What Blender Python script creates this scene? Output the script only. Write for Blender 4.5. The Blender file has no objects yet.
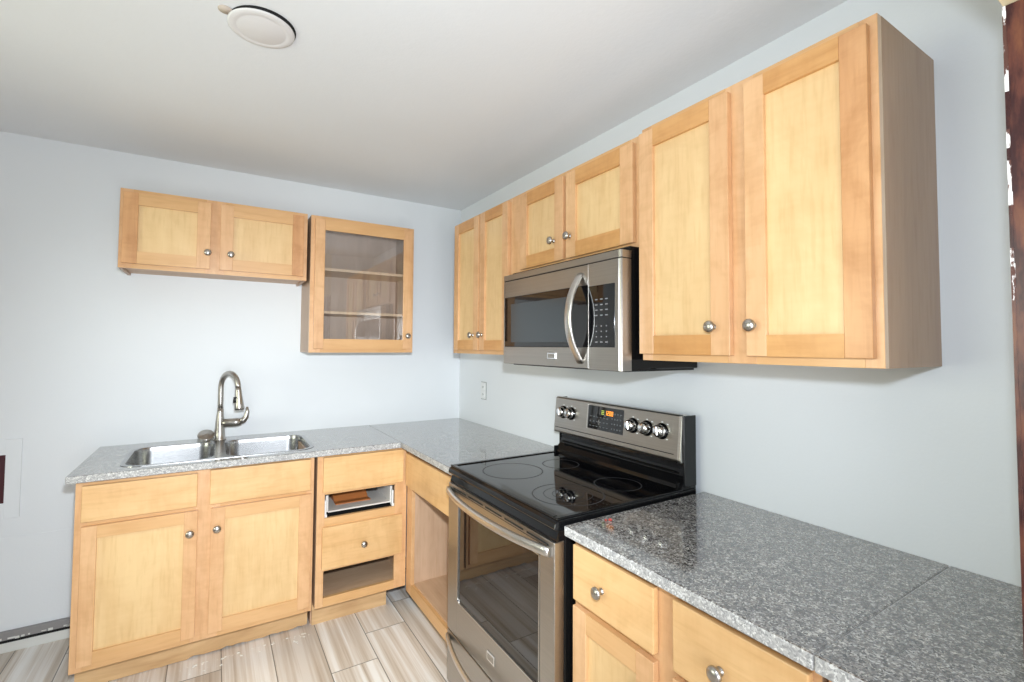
import bpy, bmesh, math, random
from mathutils import Vector, Matrix
random.seed(7)
PI = math.pi
scene = bpy.context.scene
COL = scene.collection

# ------------------------------------------------------------------ camera
cd = bpy.data.cameras.new('camera')
cam = bpy.data.objects.new('camera', cd)
COL.objects.link(cam)
scene.camera = cam
CAMP = dict(p=(-1.5317, -3.1305, 1.4361), yaw=-31.4611, pitch=2.1462, roll=0.3768, f=472.63, px=504.42, py=328.66)
a, p_, r_ = (math.radians(CAMP[k]) for k in ('yaw', 'pitch', 'roll'))
fw = Vector((-math.sin(a) * math.cos(p_), math.cos(a) * math.cos(p_), math.sin(p_)))
rt = Vector((math.cos(a), math.sin(a), 0))
up = rt.cross(fw)
rt2 = rt * math.cos(r_) + up * math.sin(r_)
up2 = -rt * math.sin(r_) + up * math.cos(r_)
m = Matrix((rt2, up2, -fw)).transposed().to_4x4()
m.translation = Vector(CAMP['p'])
cam.matrix_world = m
cd.sensor_fit = 'HORIZONTAL'
cd.sensor_width = 36
cd.lens = CAMP['f'] / 1024 * 36
cd.shift_x = (512 - CAMP['px']) / 1024
cd.shift_y = -(341 - CAMP['py']) / 1024
cd.clip_start = 0.02

# ------------------------------------------------------------------ light and exposure
vs = scene.view_settings
vs.view_transform = 'Standard'
vs.look = 'None'
vs.gamma = 1
vs.use_curve_mapping = False
vs.exposure = 0.0

w = bpy.data.worlds.new('world')
scene.world = w
w.use_nodes = True
bg = w.node_tree.nodes['Background']
bg.inputs['Color'].default_value = (0.93, 0.97, 1.0, 1)
bg.inputs['Strength'].default_value = 0.12


def lamp(name, kind, loc, target, energy, color=(1, 1, 1), **kw):
    ld = bpy.data.lights.new(name, kind)
    ld.energy = energy
    ld.color = color
    for k, v in kw.items():
        setattr(ld, k, v)
    o = bpy.data.objects.new(name, ld)
    COL.objects.link(o)
    o.location = loc
    o.rotation_euler = (Vector(target) - Vector(loc)).to_track_quat('-Z', 'Y').to_euler()
    return o


# the photographer's flash, just above the lens: a main beam and its wide spill
lamp('camera_flash', 'SPOT', (-1.51, -3.13, 1.60), (-0.86, -0.15, 0.50), 188, (0.89, 0.955, 1.0),
     spot_size=math.radians(79), spot_blend=1.0, shadow_soft_size=0.035)
lamp('camera_flash_spill', 'SPOT', (-1.51, -3.13, 1.60), (0, -0.6, 1.85), 70, (0.78, 0.89, 1.0),
     spot_size=math.radians(140), spot_blend=1.0, shadow_soft_size=0.035)
# added unseen fill lamps: behind, aimed at the ceiling, and outside the left window
lamp('next_room_fill', 'AREA', (-1.6, -4.3, 0.9), (-0.9, -1.4, 2.44), 41, (0.93, 0.965, 1.0), shape='RECTANGLE', size=1.5, size_y=1.5)
lamp('left_window_fill', 'AREA', (-3.75, -1.7, 1.55), (0, -1.5, 1.2), 48, (0.95, 1.0, 0.80), shape='RECTANGLE', size=1.3, size_y=1.2)


# ------------------------------------------------------------------ materials
def new_mat(name):
    mt = bpy.data.materials.new(name)
    mt.use_nodes = True
    nt = mt.node_tree
    return mt, nt, nt.nodes['Principled BSDF']


def plain(name, col, rough=0.5, metal=0.0, spec=0.5, coat=0.0, emit=None, es=1.0):
    mt, nt, b = new_mat(name)
    b.inputs['Base Color'].default_value = (*col, 1)
    b.inputs['Roughness'].default_value = rough
    b.inputs['Metallic'].default_value = metal
    b.inputs['Specular IOR Level'].default_value = spec
    b.inputs['Coat Weight'].default_value = coat
    if emit:
        b.inputs['Emission Color'].default_value = (*emit, 1)
        b.inputs['Emission Strength'].default_value = es
    return mt


def nn(nt, t, **kw):
    n = nt.nodes.new(t)
    for k, v in kw.items():
        setattr(n, k, v)
    return n


def mathn(nt, op, a_, b_=None):
    n = nn(nt, 'ShaderNodeMath', operation=op)
    for i, v in enumerate((a_, b_)):
        if v is None:
            continue
        if isinstance(v, (int, float)):
            n.inputs[i].default_value = v
        else:
            nt.links.new(v, n.inputs[i])
    return n.outputs[0]


def ramp(nt, fac, stops, interp='LINEAR'):
    n = nn(nt, 'ShaderNodeValToRGB')
    n.color_ramp.interpolation = interp
    el = n.color_ramp.elements
    while len(el) < len(stops):
        el.new(0.5)
    for e, (p, c) in zip(el, stops):
        e.position = p
        e.color = (*c, 1)
    nt.links.new(fac, n.inputs[0])
    return n.outputs[0]


def mixc(nt, fac, c1, c2, blend='MIX'):
    n = nn(nt, 'ShaderNodeMix', data_type='RGBA', blend_type=blend)
    for sock, v in ((n.inputs[0], fac), (n.inputs[6], c1), (n.inputs[7], c2)):
        if isinstance(v, (int, float)):
            sock.default_value = v
        elif isinstance(v, tuple):
            sock.default_value = (*v, 1)
        else:
            nt.links.new(v, sock)
    return n.outputs[2]


def noise(nt, vec, scale, detail=3, rough=0.5, dist=0.0):
    n = nn(nt, 'ShaderNodeTexNoise')
    n.inputs['Scale'].default_value = scale
    n.inputs['Detail'].default_value = detail
    n.inputs['Roughness'].default_value = rough
    n.inputs['Distortion'].default_value = dist
    nt.links.new(vec, n.inputs['Vector'])
    return n.outputs[0]


def objvec(nt, scale=(1, 1, 1), rand=True):
    tc = nn(nt, 'ShaderNodeTexCoord')
    out = tc.outputs['Object']
    if rand:
        oi = nn(nt, 'ShaderNodeObjectInfo')
        mul = mathn(nt, 'MULTIPLY', oi.outputs['Random'], 17.3)
        ad = nn(nt, 'ShaderNodeVectorMath', operation='ADD')
        nt.links.new(out, ad.inputs[0])
        nt.links.new(mul, ad.inputs[1])
        out = ad.outputs[0]
    mp = nn(nt, 'ShaderNodeMapping')
    mp.inputs['Scale'].default_value = scale
    nt.links.new(out, mp.inputs['Vector'])
    return mp.outputs[0]


def wood(name, c_light, c_dark, grain='Z', rough=0.34, figure=0.0):
    mt, nt, b = new_mat(name)
    s = {'X': (1.3, 26, 26), 'Y': (26, 1.3, 26), 'Z': (26, 26, 1.3)}[grain]
    v = objvec(nt, s)
    fine = noise(nt, v, 1.0, 5, 0.6, 0.6)
    s2 = {'X': (1.2, 4, 4), 'Y': (4, 1.2, 4), 'Z': (4, 4, 1.2)}[grain]
    blotch = noise(nt, objvec(nt, s2), 1.6, 3, 0.55, 1.2)
    s3 = {'X': (9, 90, 90), 'Y': (90, 9, 90), 'Z': (90, 90, 9)}[grain]
    fleck = noise(nt, objvec(nt, s3), 1.0, 2)
    f = mathn(nt, 'ADD', mathn(nt, 'MULTIPLY', fine, 0.45), mathn(nt, 'MULTIPLY', blotch, 0.55))
    col = ramp(nt, f, [(0.36, c_dark), (0.62, c_light)])
    flk = ramp(nt, fleck, [(0.30, (0.90, 0.86, 0.80)), (0.48, (1, 1, 1))])
    col = mixc(nt, 0.6, col, flk, 'MULTIPLY')
    if figure:
        # mottled cross figure of maple
        fg = noise(nt, objvec(nt, (5, 5, 4)), 1.0, 4, 0.6, 2.0)
        rip = noise(nt, objvec(nt, {'X': (60, 10, 10), 'Y': (10, 60, 10), 'Z': (10, 10, 60)}[grain]), 1.0, 2)
        fcol = ramp(nt, mathn(nt, 'ADD', mathn(nt, 'MULTIPLY', fg, 0.75), mathn(nt, 'MULTIPLY', rip, 0.25)), [(0.38, (0.86, 0.80, 0.72)), (0.55, (1.02, 1.02, 1.02))])
        col = mixc(nt, figure, col, fcol, 'MULTIPLY')
    oi = nn(nt, 'ShaderNodeObjectInfo')
    tint = ramp(nt, oi.outputs['Random'], [(0.0, (0.97, 0.95, 0.93)), (1.0, (1.03, 1.03, 1.0))])
    col = mixc(nt, 1.0, col, tint, 'MULTIPLY')
    nt.links.new(col, b.inputs['Base Color'])
    b.inputs['Roughness'].default_value = rough
    b.inputs['Coat Weight'].default_value = 0.15
    b.inputs['Coat Roughness'].default_value = 0.25
    return mt


M = {}
M['stile'] = wood('maple_stile', (0.735, 0.455, 0.245), (0.65, 0.37, 0.185), 'Z', figure=0.6)
M['rail'] = wood('maple_rail', (0.70, 0.425, 0.205), (0.62, 0.35, 0.15), 'X')
M['panel'] = wood('maple_panel', (0.77, 0.545, 0.285), (0.71, 0.475, 0.235), 'Z', figure=0.3)
M['rail_warm'] = wood('maple_rail_warm', (0.66, 0.36, 0.14), (0.54, 0.26, 0.085), 'X', figure=0.5)
M['stile_warm'] = wood('maple_stile_warm', (0.66, 0.36, 0.17), (0.53, 0.26, 0.11), 'Z', figure=0.8)
M['slab'] = wood('maple_slab', (0.75, 0.485, 0.24), (0.67, 0.40, 0.18), 'X', figure=0.5)
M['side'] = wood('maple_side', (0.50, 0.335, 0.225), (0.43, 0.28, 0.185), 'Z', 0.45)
M['frame_edge'] = wood('maple_edge', (0.78, 0.62, 0.47), (0.70, 0.53, 0.38), 'Z', 0.45)
M['inside'] = wood('maple_interior', (0.62, 0.42, 0.29), (0.50, 0.32, 0.21), 'Z', 0.5)
M['inside_h'] = wood('maple_interior_floor', (0.62, 0.42, 0.28), (0.52, 0.33, 0.21), 'X', 0.5)
M['glazed_inside'] = wood('weathered_interior', (0.58, 0.47, 0.41), (0.49, 0.39, 0.33), 'Z', 0.5)
M['toe'] = wood('toe_board', (0.72, 0.49, 0.26), (0.50, 0.30, 0.14), 'X', 0.55)
M['white_melamine'] = plain('white_melamine', (0.72, 0.68, 0.64), 0.45)
M['amber_board'] = plain('amber_board', (0.50, 0.17, 0.05), 0.45)
M['nickel'] = plain('brushed_nickel', (0.47, 0.445, 0.415), 0.30, 1.0)
M['chrome'] = plain('chrome', (0.80, 0.80, 0.80), 0.12, 1.0)
M['black_enamel'] = plain('black_enamel', (0.005, 0.005, 0.0055), 0.09, 0, 0.35)
M['black_matte'] = plain('black_matte', (0.012, 0.012, 0.013), 0.45)
M['black_glass'] = plain('black_glass', (0.004, 0.004, 0.005), 0.03, 0, 0.75)
M['dark_void'] = plain('dark_recess', (0.01, 0.01, 0.01), 0.9)
M['ring'] = plain('burner_ring_print', (0.055, 0.055, 0.058), 0.5, 0, 0.15)
M['print'] = plain('panel_print', (0.22, 0.22, 0.23), 0.6)
M['print_dim'] = plain('panel_print_dim', (0.13, 0.14, 0.15), 0.5)
M['amber_led'] = plain('amber_led', (0.9, 0.4, 0.05), 0.4, emit=(1.0, 0.30, 0.02), es=1.3)
M['green_led'] = plain('green_led', (0.4, 0.5, 0.1), 0.4, emit=(0.55, 0.70, 0.12), es=0.6)
M['plastic_white'] = plain('white_plastic', (0.78, 0.79, 0.79), 0.4)
M['plastic_grey'] = plain('grey_plastic', (0.30, 0.31, 0.31), 0.5)
M['maroon'] = plain('maroon_paint', (0.055, 0.006, 0.012), 0.4)
M['cream'] = plain('cream_paint', (0.72, 0.60, 0.38), 0.5)
M['red'] = plain('red_bead', (0.38, 0.05, 0.035), 0.5)
M['crumb'] = plain('thinset_crumb', (0.80, 0.77, 0.70), 0.8)
M['patch'] = plain('peach_filler', (0.62, 0.53, 0.45), 0.8)


def steel(name, col, rough, axis='X'):
    mt, nt, b = new_mat(name)
    s = {'X': (2, 300, 300), 'Z': (300, 300, 2)}[axis]
    n = noise(nt, objvec(nt, s), 1.0, 3)
    c = ramp(nt, n, [(0.3, tuple(k * 0.93 for k in col)), (0.7, tuple(min(1, k * 1.05) for k in col))])
    nt.links.new(c, b.inputs['Base Color'])
    rr = nn(nt, 'ShaderNodeMapRange')
    rr.inputs['To Min'].default_value = rough * 0.85
    rr.inputs['To Max'].default_value = rough * 1.2
    nt.links.new(n, rr.inputs['Value'])
    nt.links.new(rr.outputs[0], b.inputs['Roughness'])
    b.inputs['Metallic'].default_value = 1.0
    return mt


M['steel'] = steel('brushed_steel', (0.43, 0.405, 0.375), 0.33)
M['steel_light'] = steel('polished_steel_trim', (0.66, 0.64, 0.61), 0.30)
M['sink_steel'] = plain('sink_steel', (0.40, 0.40, 0.405), 0.27, 1.0)


def paint(name, col, bump=0.0, scale=90, rough=0.6):
    mt, nt, b = new_mat(name)
    v = objvec(nt, (1, 1, 1), False)
    n = noise(nt, v, 1.7, 4)
    c = ramp(nt, n, [(0.3, tuple(k * 0.975 for k in col)), (0.7, col)])
    nt.links.new(c, b.inputs['Base Color'])
    b.inputs['Roughness'].default_value = rough
    if bump:
        n2 = noise(nt, v, scale, 3)
        bp = nn(nt, 'ShaderNodeBump')
        bp.inputs['Strength'].default_value = bump
        bp.inputs['Distance'].default_value = 0.002
        nt.links.new(n2, bp.inputs['Height'])
        nt.links.new(bp.outputs[0], b.inputs['Normal'])
    return mt


M['wall'] = paint('wall_paint', (0.775, 0.80, 0.827), 0.15, 120, 0.55)
M['ceiling'] = paint('ceiling_paint', (0.845, 0.86, 0.885), 0.35, 60, 0.8)
M['base_white'] = paint('baseboard_paint', (0.70, 0.70, 0.67))
M['lamp_white'] = plain('lamp_white', (0.78, 0.76, 0.76), 0.5)


def granite(name='speckled_granite', gain=0.66, polished=True):
    mt, nt, b = new_mat(name)
    v = objvec(nt, (1, 1, 1), False)
    nz = nn(nt, 'ShaderNodeTexNoise')
    nz.inputs['Scale'].default_value = 90
    nt.links.new(v, nz.inputs['Vector'])
    ad = nn(nt, 'ShaderNodeMix', data_type='VECTOR')
    ad.inputs[0].default_value = 0.012
    nt.links.new(v, ad.inputs[4])
    nt.links.new(nz.outputs['Color'], ad.inputs[5])
    vo = nn(nt, 'ShaderNodeTexVoronoi')
    vo.inputs['Scale'].default_value = 300
    nt.links.new(ad.outputs[1], vo.inputs['Vector'])
    sep = nn(nt, 'ShaderNodeSeparateColor')
    nt.links.new(vo.outputs['Color'], sep.inputs[0])
    c = ramp(nt, sep.outputs[0], [(0.0, (0.045, 0.042, 0.043)), (0.13, (0.15, 0.14, 0.135)), (0.28, (0.31, 0.295, 0.285)),
                                  (0.50, (0.43, 0.415, 0.40)), (0.78, (0.74, 0.73, 0.71))], 'CONSTANT')
    vo2 = nn(nt, 'ShaderNodeTexVoronoi')
    vo2.inputs['Scale'].default_value = 75
    nt.links.new(ad.outputs[1], vo2.inputs['Vector'])
    sep2 = nn(nt, 'ShaderNodeSeparateColor')
    nt.links.new(vo2.outputs['Color'], sep2.inputs[0])
    c2 = ramp(nt, sep2.outputs[1], [(0.0, (0.45, 0.43, 0.45)), (0.2, (0.85, 0.83, 0.82)), (0.6, (1.0, 1.0, 1.0)), (0.86, (1.22, 1.2, 1.16))], 'CONSTANT')
    col = mixc(nt, 0.75, c, c2, 'MULTIPLY')
    col = mixc(nt, 1.0, col, (gain, gain, gain), 'MULTIPLY')
    if not polished:
        col = mixc(nt, 0.45, col, (0.56, 0.56, 0.56))
    nt.links.new(col, b.inputs['Base Color'])
    b.inputs['Roughness'].default_value = 0.10
    b.inputs['Specular IOR Level'].default_value = 0.9
    b.inputs['Coat Weight'].default_value = 0.75
    b.inputs['Coat Roughness'].default_value = 0.05
    if not polished:
        b.inputs['Roughness'].default_value = 0.6
        b.inputs['Coat Weight'].default_value = 0.0
        b.inputs['Specular IOR Level'].default_value = 0.4
    return mt


M['granite'] = granite()
M['granite_edge'] = granite('sawn_granite_edge', 0.98, False)


def floor_mat():
    mt, nt, b = new_mat('wood_look_plank_tile')
    tc = nn(nt, 'ShaderNodeTexCoord')
    mp = nn(nt, 'ShaderNodeMapping')
    mp.inputs['Rotation'].default_value = (0, 0, PI / 2)
    mp.inputs['Location'].default_value = (0.14, 0.036, 0)
    nt.links.new(tc.outputs['Object'], mp.inputs['Vector'])
    # each row of tiles starts a little further on than its neighbour
    sx = nn(nt, 'ShaderNodeSeparateXYZ')
    nt.links.new(mp.outputs[0], sx.inputs[0])
    row = mathn(nt, 'FLOOR', mathn(nt, 'DIVIDE', sx.outputs[1], 0.205))
    cx3 = nn(nt, 'ShaderNodeCombineXYZ')
    nt.links.new(mathn(nt, 'ADD', sx.outputs[0], mathn(nt, 'MULTIPLY', row, 0.214)), cx3.inputs[0])
    nt.links.new(sx.outputs[1], cx3.inputs[1])
    br = nn(nt, 'ShaderNodeTexBrick')
    br.offset = 0.0
    br.offset_frequency = 2
    br.inputs['Scale'].default_value = 1.0
    br.inputs['Mortar Size'].default_value = 0.0022
    br.inputs['Mortar Smooth'].default_value = 0.1
    br.inputs['Brick Width'].default_value = 0.92
    br.inputs['Row Height'].default_value = 0.205
    br.inputs['Color1'].default_value = (0, 0, 0, 1)
    br.inputs['Color2'].default_value = (1, 1, 1, 1)
    br.inputs['Mortar'].default_value = (0.5, 0.5, 0.5, 1)
    nt.links.new(cx3.outputs[0], br.inputs['Vector'])
    # streaks that jump from tile to tile
    off = nn(nt, 'ShaderNodeVectorMath', operation='SCALE')
    off.inputs['Scale'].default_value = 9.0
    nt.links.new(br.outputs['Color'], off.inputs[0])
    ad = nn(nt, 'ShaderNodeVectorMath', operation='ADD')
    nt.links.new(mp.outputs[0], ad.inputs[0])
    nt.links.new(off.outputs[0], ad.inputs[1])
    m1 = nn(nt, 'ShaderNodeMapping')
    m1.inputs['Scale'].default_value = (0.5, 20, 1)
    nt.links.new(ad.outputs[0], m1.inputs['Vector'])
    broad = noise(nt, m1.outputs[0], 1.0, 3, 0.5, 0.4)
    m2 = nn(nt, 'ShaderNodeMapping')
    m2.inputs['Scale'].default_value = (2.0, 95, 1)
    nt.links.new(ad.outputs[0], m2.inputs['Vector'])
    fine = noise(nt, m2.outputs[0], 1.0, 4, 0.6, 0.5)
    f = mathn(nt, 'ADD', mathn(nt, 'MULTIPLY', broad, 0.72), mathn(nt, 'MULTIPLY', fine, 0.28))
    col = ramp(nt, f, [(0.33, (0.42, 0.34, 0.27)), (0.42, (0.64, 0.56, 0.48)), (0.51, (0.79, 0.735, 0.68)), (0.60, (0.93, 0.91, 0.89))])
    tone = ramp(nt, br.outputs['Color'], [(0.0, (0.74, 0.69, 0.64)), (0.5, (1.0, 0.99, 0.98)), (1.0, (1.06, 1.06, 1.06))])
    col = mixc(nt, 1.0, col, tone, 'MULTIPLY')
    col = mixc(nt, br.outputs['Fac'], col, (0.23, 0.205, 0.18))
    nt.links.new(col, b.inputs['Base Color'])
    b.inputs['Roughness'].default_value = 0.32
    return mt


M['floor'] = floor_mat()


def chipped():
    mt, nt, b = new_mat('chipped_dark_varnish')
    n = noise(nt, objvec(nt, (30, 30, 7), False), 1.0, 5, 0.65)
    c = ramp(nt, n, [(0.42, (0.035, 0.008, 0.010)), (0.52, (0.10, 0.030, 0.022)), (0.64, (0.17, 0.06, 0.03))])
    nt.links.new(c, b.inputs['Base Color'])
    b.inputs['Roughness'].default_value = 0.3
    return mt


def chipped_edge():
    mt, nt, b = new_mat('flaking_white_edge')
    n = noise(nt, objvec(nt, (60, 60, 16), False), 1.0, 5, 0.7)
    c = ramp(nt, n, [(0.47, (0.09, 0.03, 0.02)), (0.51, (0.82, 0.78, 0.76))], 'LINEAR')
    nt.links.new(c, b.inputs['Base Color'])
    b.inputs['Roughness'].default_value = 0.6
    return mt


M['jamb'] = chipped()
M['jamb_edge'] = chipped_edge()


def glass(name, tint=(0.9, 0.9, 0.9), ior=1.5, extra=0.0):
    mt = bpy.data.materials.new(name)
    mt.use_nodes = True
    nt = mt.node_tree
    nt.nodes.clear()
    out = nn(nt, 'ShaderNodeOutputMaterial')
    tr = nn(nt, 'ShaderNodeBsdfTransparent')
    tr.inputs[0].default_value = (*tint, 1)
    gl = nn(nt, 'ShaderNodeBsdfGlossy')
    gl.inputs['Roughness'].default_value = 0.01
    fr = nn(nt, 'ShaderNodeFresnel')
    fr.inputs[0].default_value = ior
    fac = mathn(nt, 'ADD', fr.outputs[0], extra)
    mx = nn(nt, 'ShaderNodeMixShader')
    nt.links.new(fac, mx.inputs[0])
    nt.links.new(tr.outputs[0], mx.inputs[1])
    nt.links.new(gl.outputs[0], mx.inputs[2])
    nt.links.new(mx.outputs[0], out.inputs[0])
    return mt


M['pane'] = glass('cabinet_glass', (0.98, 0.975, 0.97), 1.5, 0.05)
M['window_glass'] = glass('window_glass')


# ------------------------------------------------------------------ mesh helpers
class MB:
    def __init__(s):
        s.bm = bmesh.new()

    def box(s, x0, x1, y0, y1, z0, z1, mat=0, bev=0.0, seg=1):
        t = bmesh.new()
        bmesh.ops.create_cube(t, size=1)
        bmesh.ops.scale(t, vec=(abs(x1 - x0), abs(y1 - y0), abs(z1 - z0)), verts=t.verts)
        bmesh.ops.translate(t, vec=((x0 + x1) / 2, (y0 + y1) / 2, (z0 + z1) / 2), verts=t.verts)
        if bev:
            bmesh.ops.bevel(t, geom=t.edges[:], offset=bev, segments=seg, affect='EDGES', profile=0.5)
        for f in t.faces:
            f.material_index = mat
        s._merge(t)
        return s

    def _merge(s, t):
        me = bpy.data.meshes.new('tmp')
        t.to_mesh(me)
        t.free()
        s.bm.from_mesh(me)
        bpy.data.meshes.remove(me)

    def ngon_prism(s, pts, axis, c0, c1, mat=0, bev=0.0):
        """polygon pts in the plane across axis, swept from c0 to c1"""
        t = bmesh.new()

        def P(q, c):
            return {'x': (c, q[0], q[1]), 'y': (q[0], c, q[1]), 'z': (q[0], q[1], c)}[axis]
        v0 = [t.verts.new(P(q, c0)) for q in pts]
        v1 = [t.verts.new(P(q, c1)) for q in pts]
        n = len(pts)
        t.faces.new(v0)
        t.faces.new(v1[::-1])
        for i in range(n):
            t.faces.new((v0[i], v0[(i + 1) % n], v1[(i + 1) % n], v1[i]))
        bmesh.ops.recalc_face_normals(t, faces=t.faces)
        if bev:
            bmesh.ops.bevel(t, geom=t.edges[:], offset=bev, segments=2, affect='EDGES', profile=0.5)
        for f in t.faces:
            f.material_index = mat
        s._merge(t)
        return s

    def lathe(s, prof, loc, axis, seg=24, mat=0):
        """prof: list of (radius, distance along axis)"""
        t = bmesh.new()
        rings = []
        q = Vector((0, 0, 1)).rotation_difference(Vector(axis).normalized())
        for r, h in prof:
            if r < 1e-6:
                rings.append([t.verts.new(q @ Vector((0, 0, h)) + Vector(loc))])
            else:
                rings.append([t.verts.new(q @ Vector((r * math.cos(2 * PI * i / seg), r * math.sin(2 * PI * i / seg), h)) + Vector(loc)) for i in range(seg)])
        for A, B in zip(rings, rings[1:]):
            if len(A) == 1 and len(B) == 1:
                continue
            for i in range(seg):
                j = (i + 1) % seg
                if len(A) == 1:
                    t.faces.new((A[0], B[j], B[i]))
                elif len(B) == 1:
                    t.faces.new((A[i], A[j], B[0]))
                else:
                    t.faces.new((A[i], A[j], B[j], B[i]))
        for R in (rings[0], rings[-1]):
            if len(R) > 2:
                t.faces.new(R)
        bmesh.ops.recalc_face_normals(t, faces=t.faces)
        for f in t.faces:
            f.material_index = mat
            f.smooth = True
        s._merge(t)
        return s

    def sweep(s, pts, ra, rb=None, side=None, seg=14, mat=0, power=1.0):
        """tube along pts; ra along 'side', rb across it (lists or numbers)"""
        t = bmesh.new()
        pts = [Vector(p) for p in pts]
        n = len(pts)
        rings = []
        ref = Vector(side).normalized() if side else None
        for i, p in enumerate(pts):
            tan = (pts[min(i + 1, n - 1)] - pts[max(i - 1, 0)]).normalized()
            if ref is None:
                ref = tan.orthogonal().normalized()
            u = (ref - tan * ref.dot(tan)).normalized()
            if side is None:
                ref = u
            v = tan.cross(u)
            A = ra[i] if isinstance(ra, (list, tuple)) else ra
            B = (rb[i] if isinstance(rb, (list, tuple)) else rb) if rb is not None else A
            ring = []
            for k in range(seg):
                th = 2 * PI * k / seg
                c, d = math.cos(th), math.sin(th)
                c = math.copysign(abs(c) ** power, c)
                d = math.copysign(abs(d) ** power, d)
                ring.append(t.verts.new(p + u * (A * c) + v * (B * d)))
            rings.append(ring)
        for A, B in zip(rings, rings[1:]):
            for i in range(seg):
                j = (i + 1) % seg
                t.faces.new((A[i], A[j], B[j], B[i]))
        t.faces.new(rings[0])
        t.faces.new(rings[-1])
        bmesh.ops.recalc_face_normals(t, faces=t.faces)
        for f in t.faces:
            f.material_index = mat
            f.smooth = len(f.verts) == 4
        s._merge(t)
        return s

    def build(s, name, mats, parent=None):
        me = bpy.data.meshes.new(name)
        s.bm.to_mesh(me)
        s.bm.free()
        for k in (mats if isinstance(mats, (list, tuple)) else [mats]):
            me.materials.append(M[k])
        o = bpy.data.objects.new(name, me)
        COL.objects.link(o)
        if parent:
            o.parent = parent
        return o


def thing(name, label, cat, loc=(0, 0, 0), rotz=0.0, group=None):
    o = bpy.data.objects.new(name, None)
    COL.objects.link(o)
    o.empty_display_size = 0.05
    o.location = loc
    o.rotation_euler = (0, 0, rotz)
    return tag(o, label, cat, group)


def tag(o, label, cat, group=None, kind=None):
    o['label'] = label
    o['category'] = cat
    if group:
        o['group'] = group
    if kind:
        o['kind'] = kind
    return o


def struct(o, label=None):
    o['kind'] = 'structure'
    if label:
        o['label'] = label
    return o


def rrect(x0, x1, y0, y1, r, n=8):
    out = []
    for cx, cy, a0 in ((x1 - r, y1 - r, 0), (x0 + r, y1 - r, PI / 2), (x0 + r, y0 + r, PI), (x1 - r, y0 + r, 1.5 * PI)):
        for i in range(n + 1):
            th = a0 + PI / 2 * i / n
            out.append((cx + r * math.cos(th), cy + r * math.sin(th)))
    return out


# ------------------------------------------------------------------ the room
H = 2.44
XL, YF, YB = -3.60, -2.917, -3.05
struct(MB().box(XL - .12, .12, -6.0, .12, -.08, 0).build('floor', 'floor'), 'wood-look plank tile floor in beige and brown')
struct(MB().box(XL - .12, .12, -6.0, .12, H, H + .1).build('ceiling', 'ceiling'), 'pale grey painted ceiling')
struct(MB().box(XL - .12, .12, 0, .12, 0, H).build('wall_back', 'wall'), 'bluish white wall behind the sink')
struct(MB().box(0, .12, -6.0, 0, 0, H).build('wall_right', 'wall'), 'bluish white wall behind the range')
wl = MB()
wl.box(XL - .12, XL, -6.0, -2.4, 0, H).box(XL - .12, XL, -1.0, 0, 0, H).box(XL - .12, XL, -2.4, -1.0, 0, .95).box(XL - .12, XL, -2.4, -1.0, 2.15, H)
struct(wl.build('wall_left', 'wall'), 'painted left wall with the added window')
wf = MB()
JX, DZ = -0.470, 1.985
wf.box(JX + .012, 0, YB, YF, 0, H, 0).box(XL, -2.45, YB, YF, 0, H, 0).box(-2.45, JX + .012, YB, YF, DZ, H, 1)
struct(wf.build('wall_front', ['wall', 'cream']), 'partition wall with the wide cased opening')
tj = MB()
tj.box(JX, JX + .012, YB, YF - .002, .0, DZ - .001, 0)
# flaking corner bead, an irregular strip down the arris
zz, k = 0.0, 0
prof = []
while zz < DZ:
    h = random.uniform(.012, .035)
    wd = random.uniform(.001, .004)
    tj.box(JX - random.uniform(.0004, .0012), JX + wd, YF - random.uniform(.0028, .0042), YF + .0010, zz, min(zz + h, DZ - .001), 1 if zz > 1.86 or (zz > 1.45 and random.random() < .5) else 0)
    zz += h
struct(tj.build('trim_1', ['jamb', 'jamb_edge']), 'dark varnished door jamb with flaking white paint on its edge')
# unseen window, added in the left wall to let fill light in
wn = MB()
for q in ((-2.4, -2.34, .95, 2.15), (-1.06, -1.0, .95, 2.15), (-2.34, -1.06, .95, 1.01), (-2.34, -1.06, 2.09, 2.15), (-1.72, -1.68, 1.01, 2.09)):
    wn.box(XL - .09, XL - .02, *q)
wo = struct(wn.build('added_window_1', 'base_white'), 'white framed window added out of view to let in light')
MB().box(XL - .058, XL - .052, -2.34, -1.06, 1.01, 2.09).build('window_pane', 'window_glass', wo)
# baseboard on the back wall, left of the cabinets: white strip and the grey strip over it
struct(MB().box(XL, -2.003, -.012, 0, 0, .046, 0, .002).build('baseboard_back', 'base_white'), 'white baseboard strip left of the sink cabinet')
gs = MB()
gs.box(XL, -2.003, -.020, 0, .060, .098, 0, .002).box(XL, -2.003, -.014, 0, .046, .0602, 1)
for i in range(16):
    x = -2.06 - random.random() * .75
    gs.box(x, x + random.uniform(.006, .03), -.0212, -.019, .060 + random.random() * .006, .069 + random.random() * .004, 2)
M['grey_strip'] = plain('grey_strip', (0.27, 0.26, 0.26), 0.5)
struct(gs.build('trim_2', ['grey_strip', 'dark_void', 'base_white']), 'grey strip above the baseboard with white chips')
# faint step of the wall lining
struct(MB().box(XL, -2.003, -.0022, 0, .098, .525).build('trim_3', 'wall'), 'slightly raised lower wall lining left of the sink cabinet')

# ------------------------------------------------------------------ hardware
def knob(u, y, z, parent, mat='nickel', r=.0165):
    k = MB().lathe([(.009, 0), (.009, .002), (.0055, .004), (.0055, .012), (.010, .015), (r, .019), (r * 1.0, .0225), (r * .86, .0265), (r * .5, .0295), (0, .0305)],
                   (u, y, z), (0, -1, 0), 24)
    return k.build('knob', mat, parent)


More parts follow.
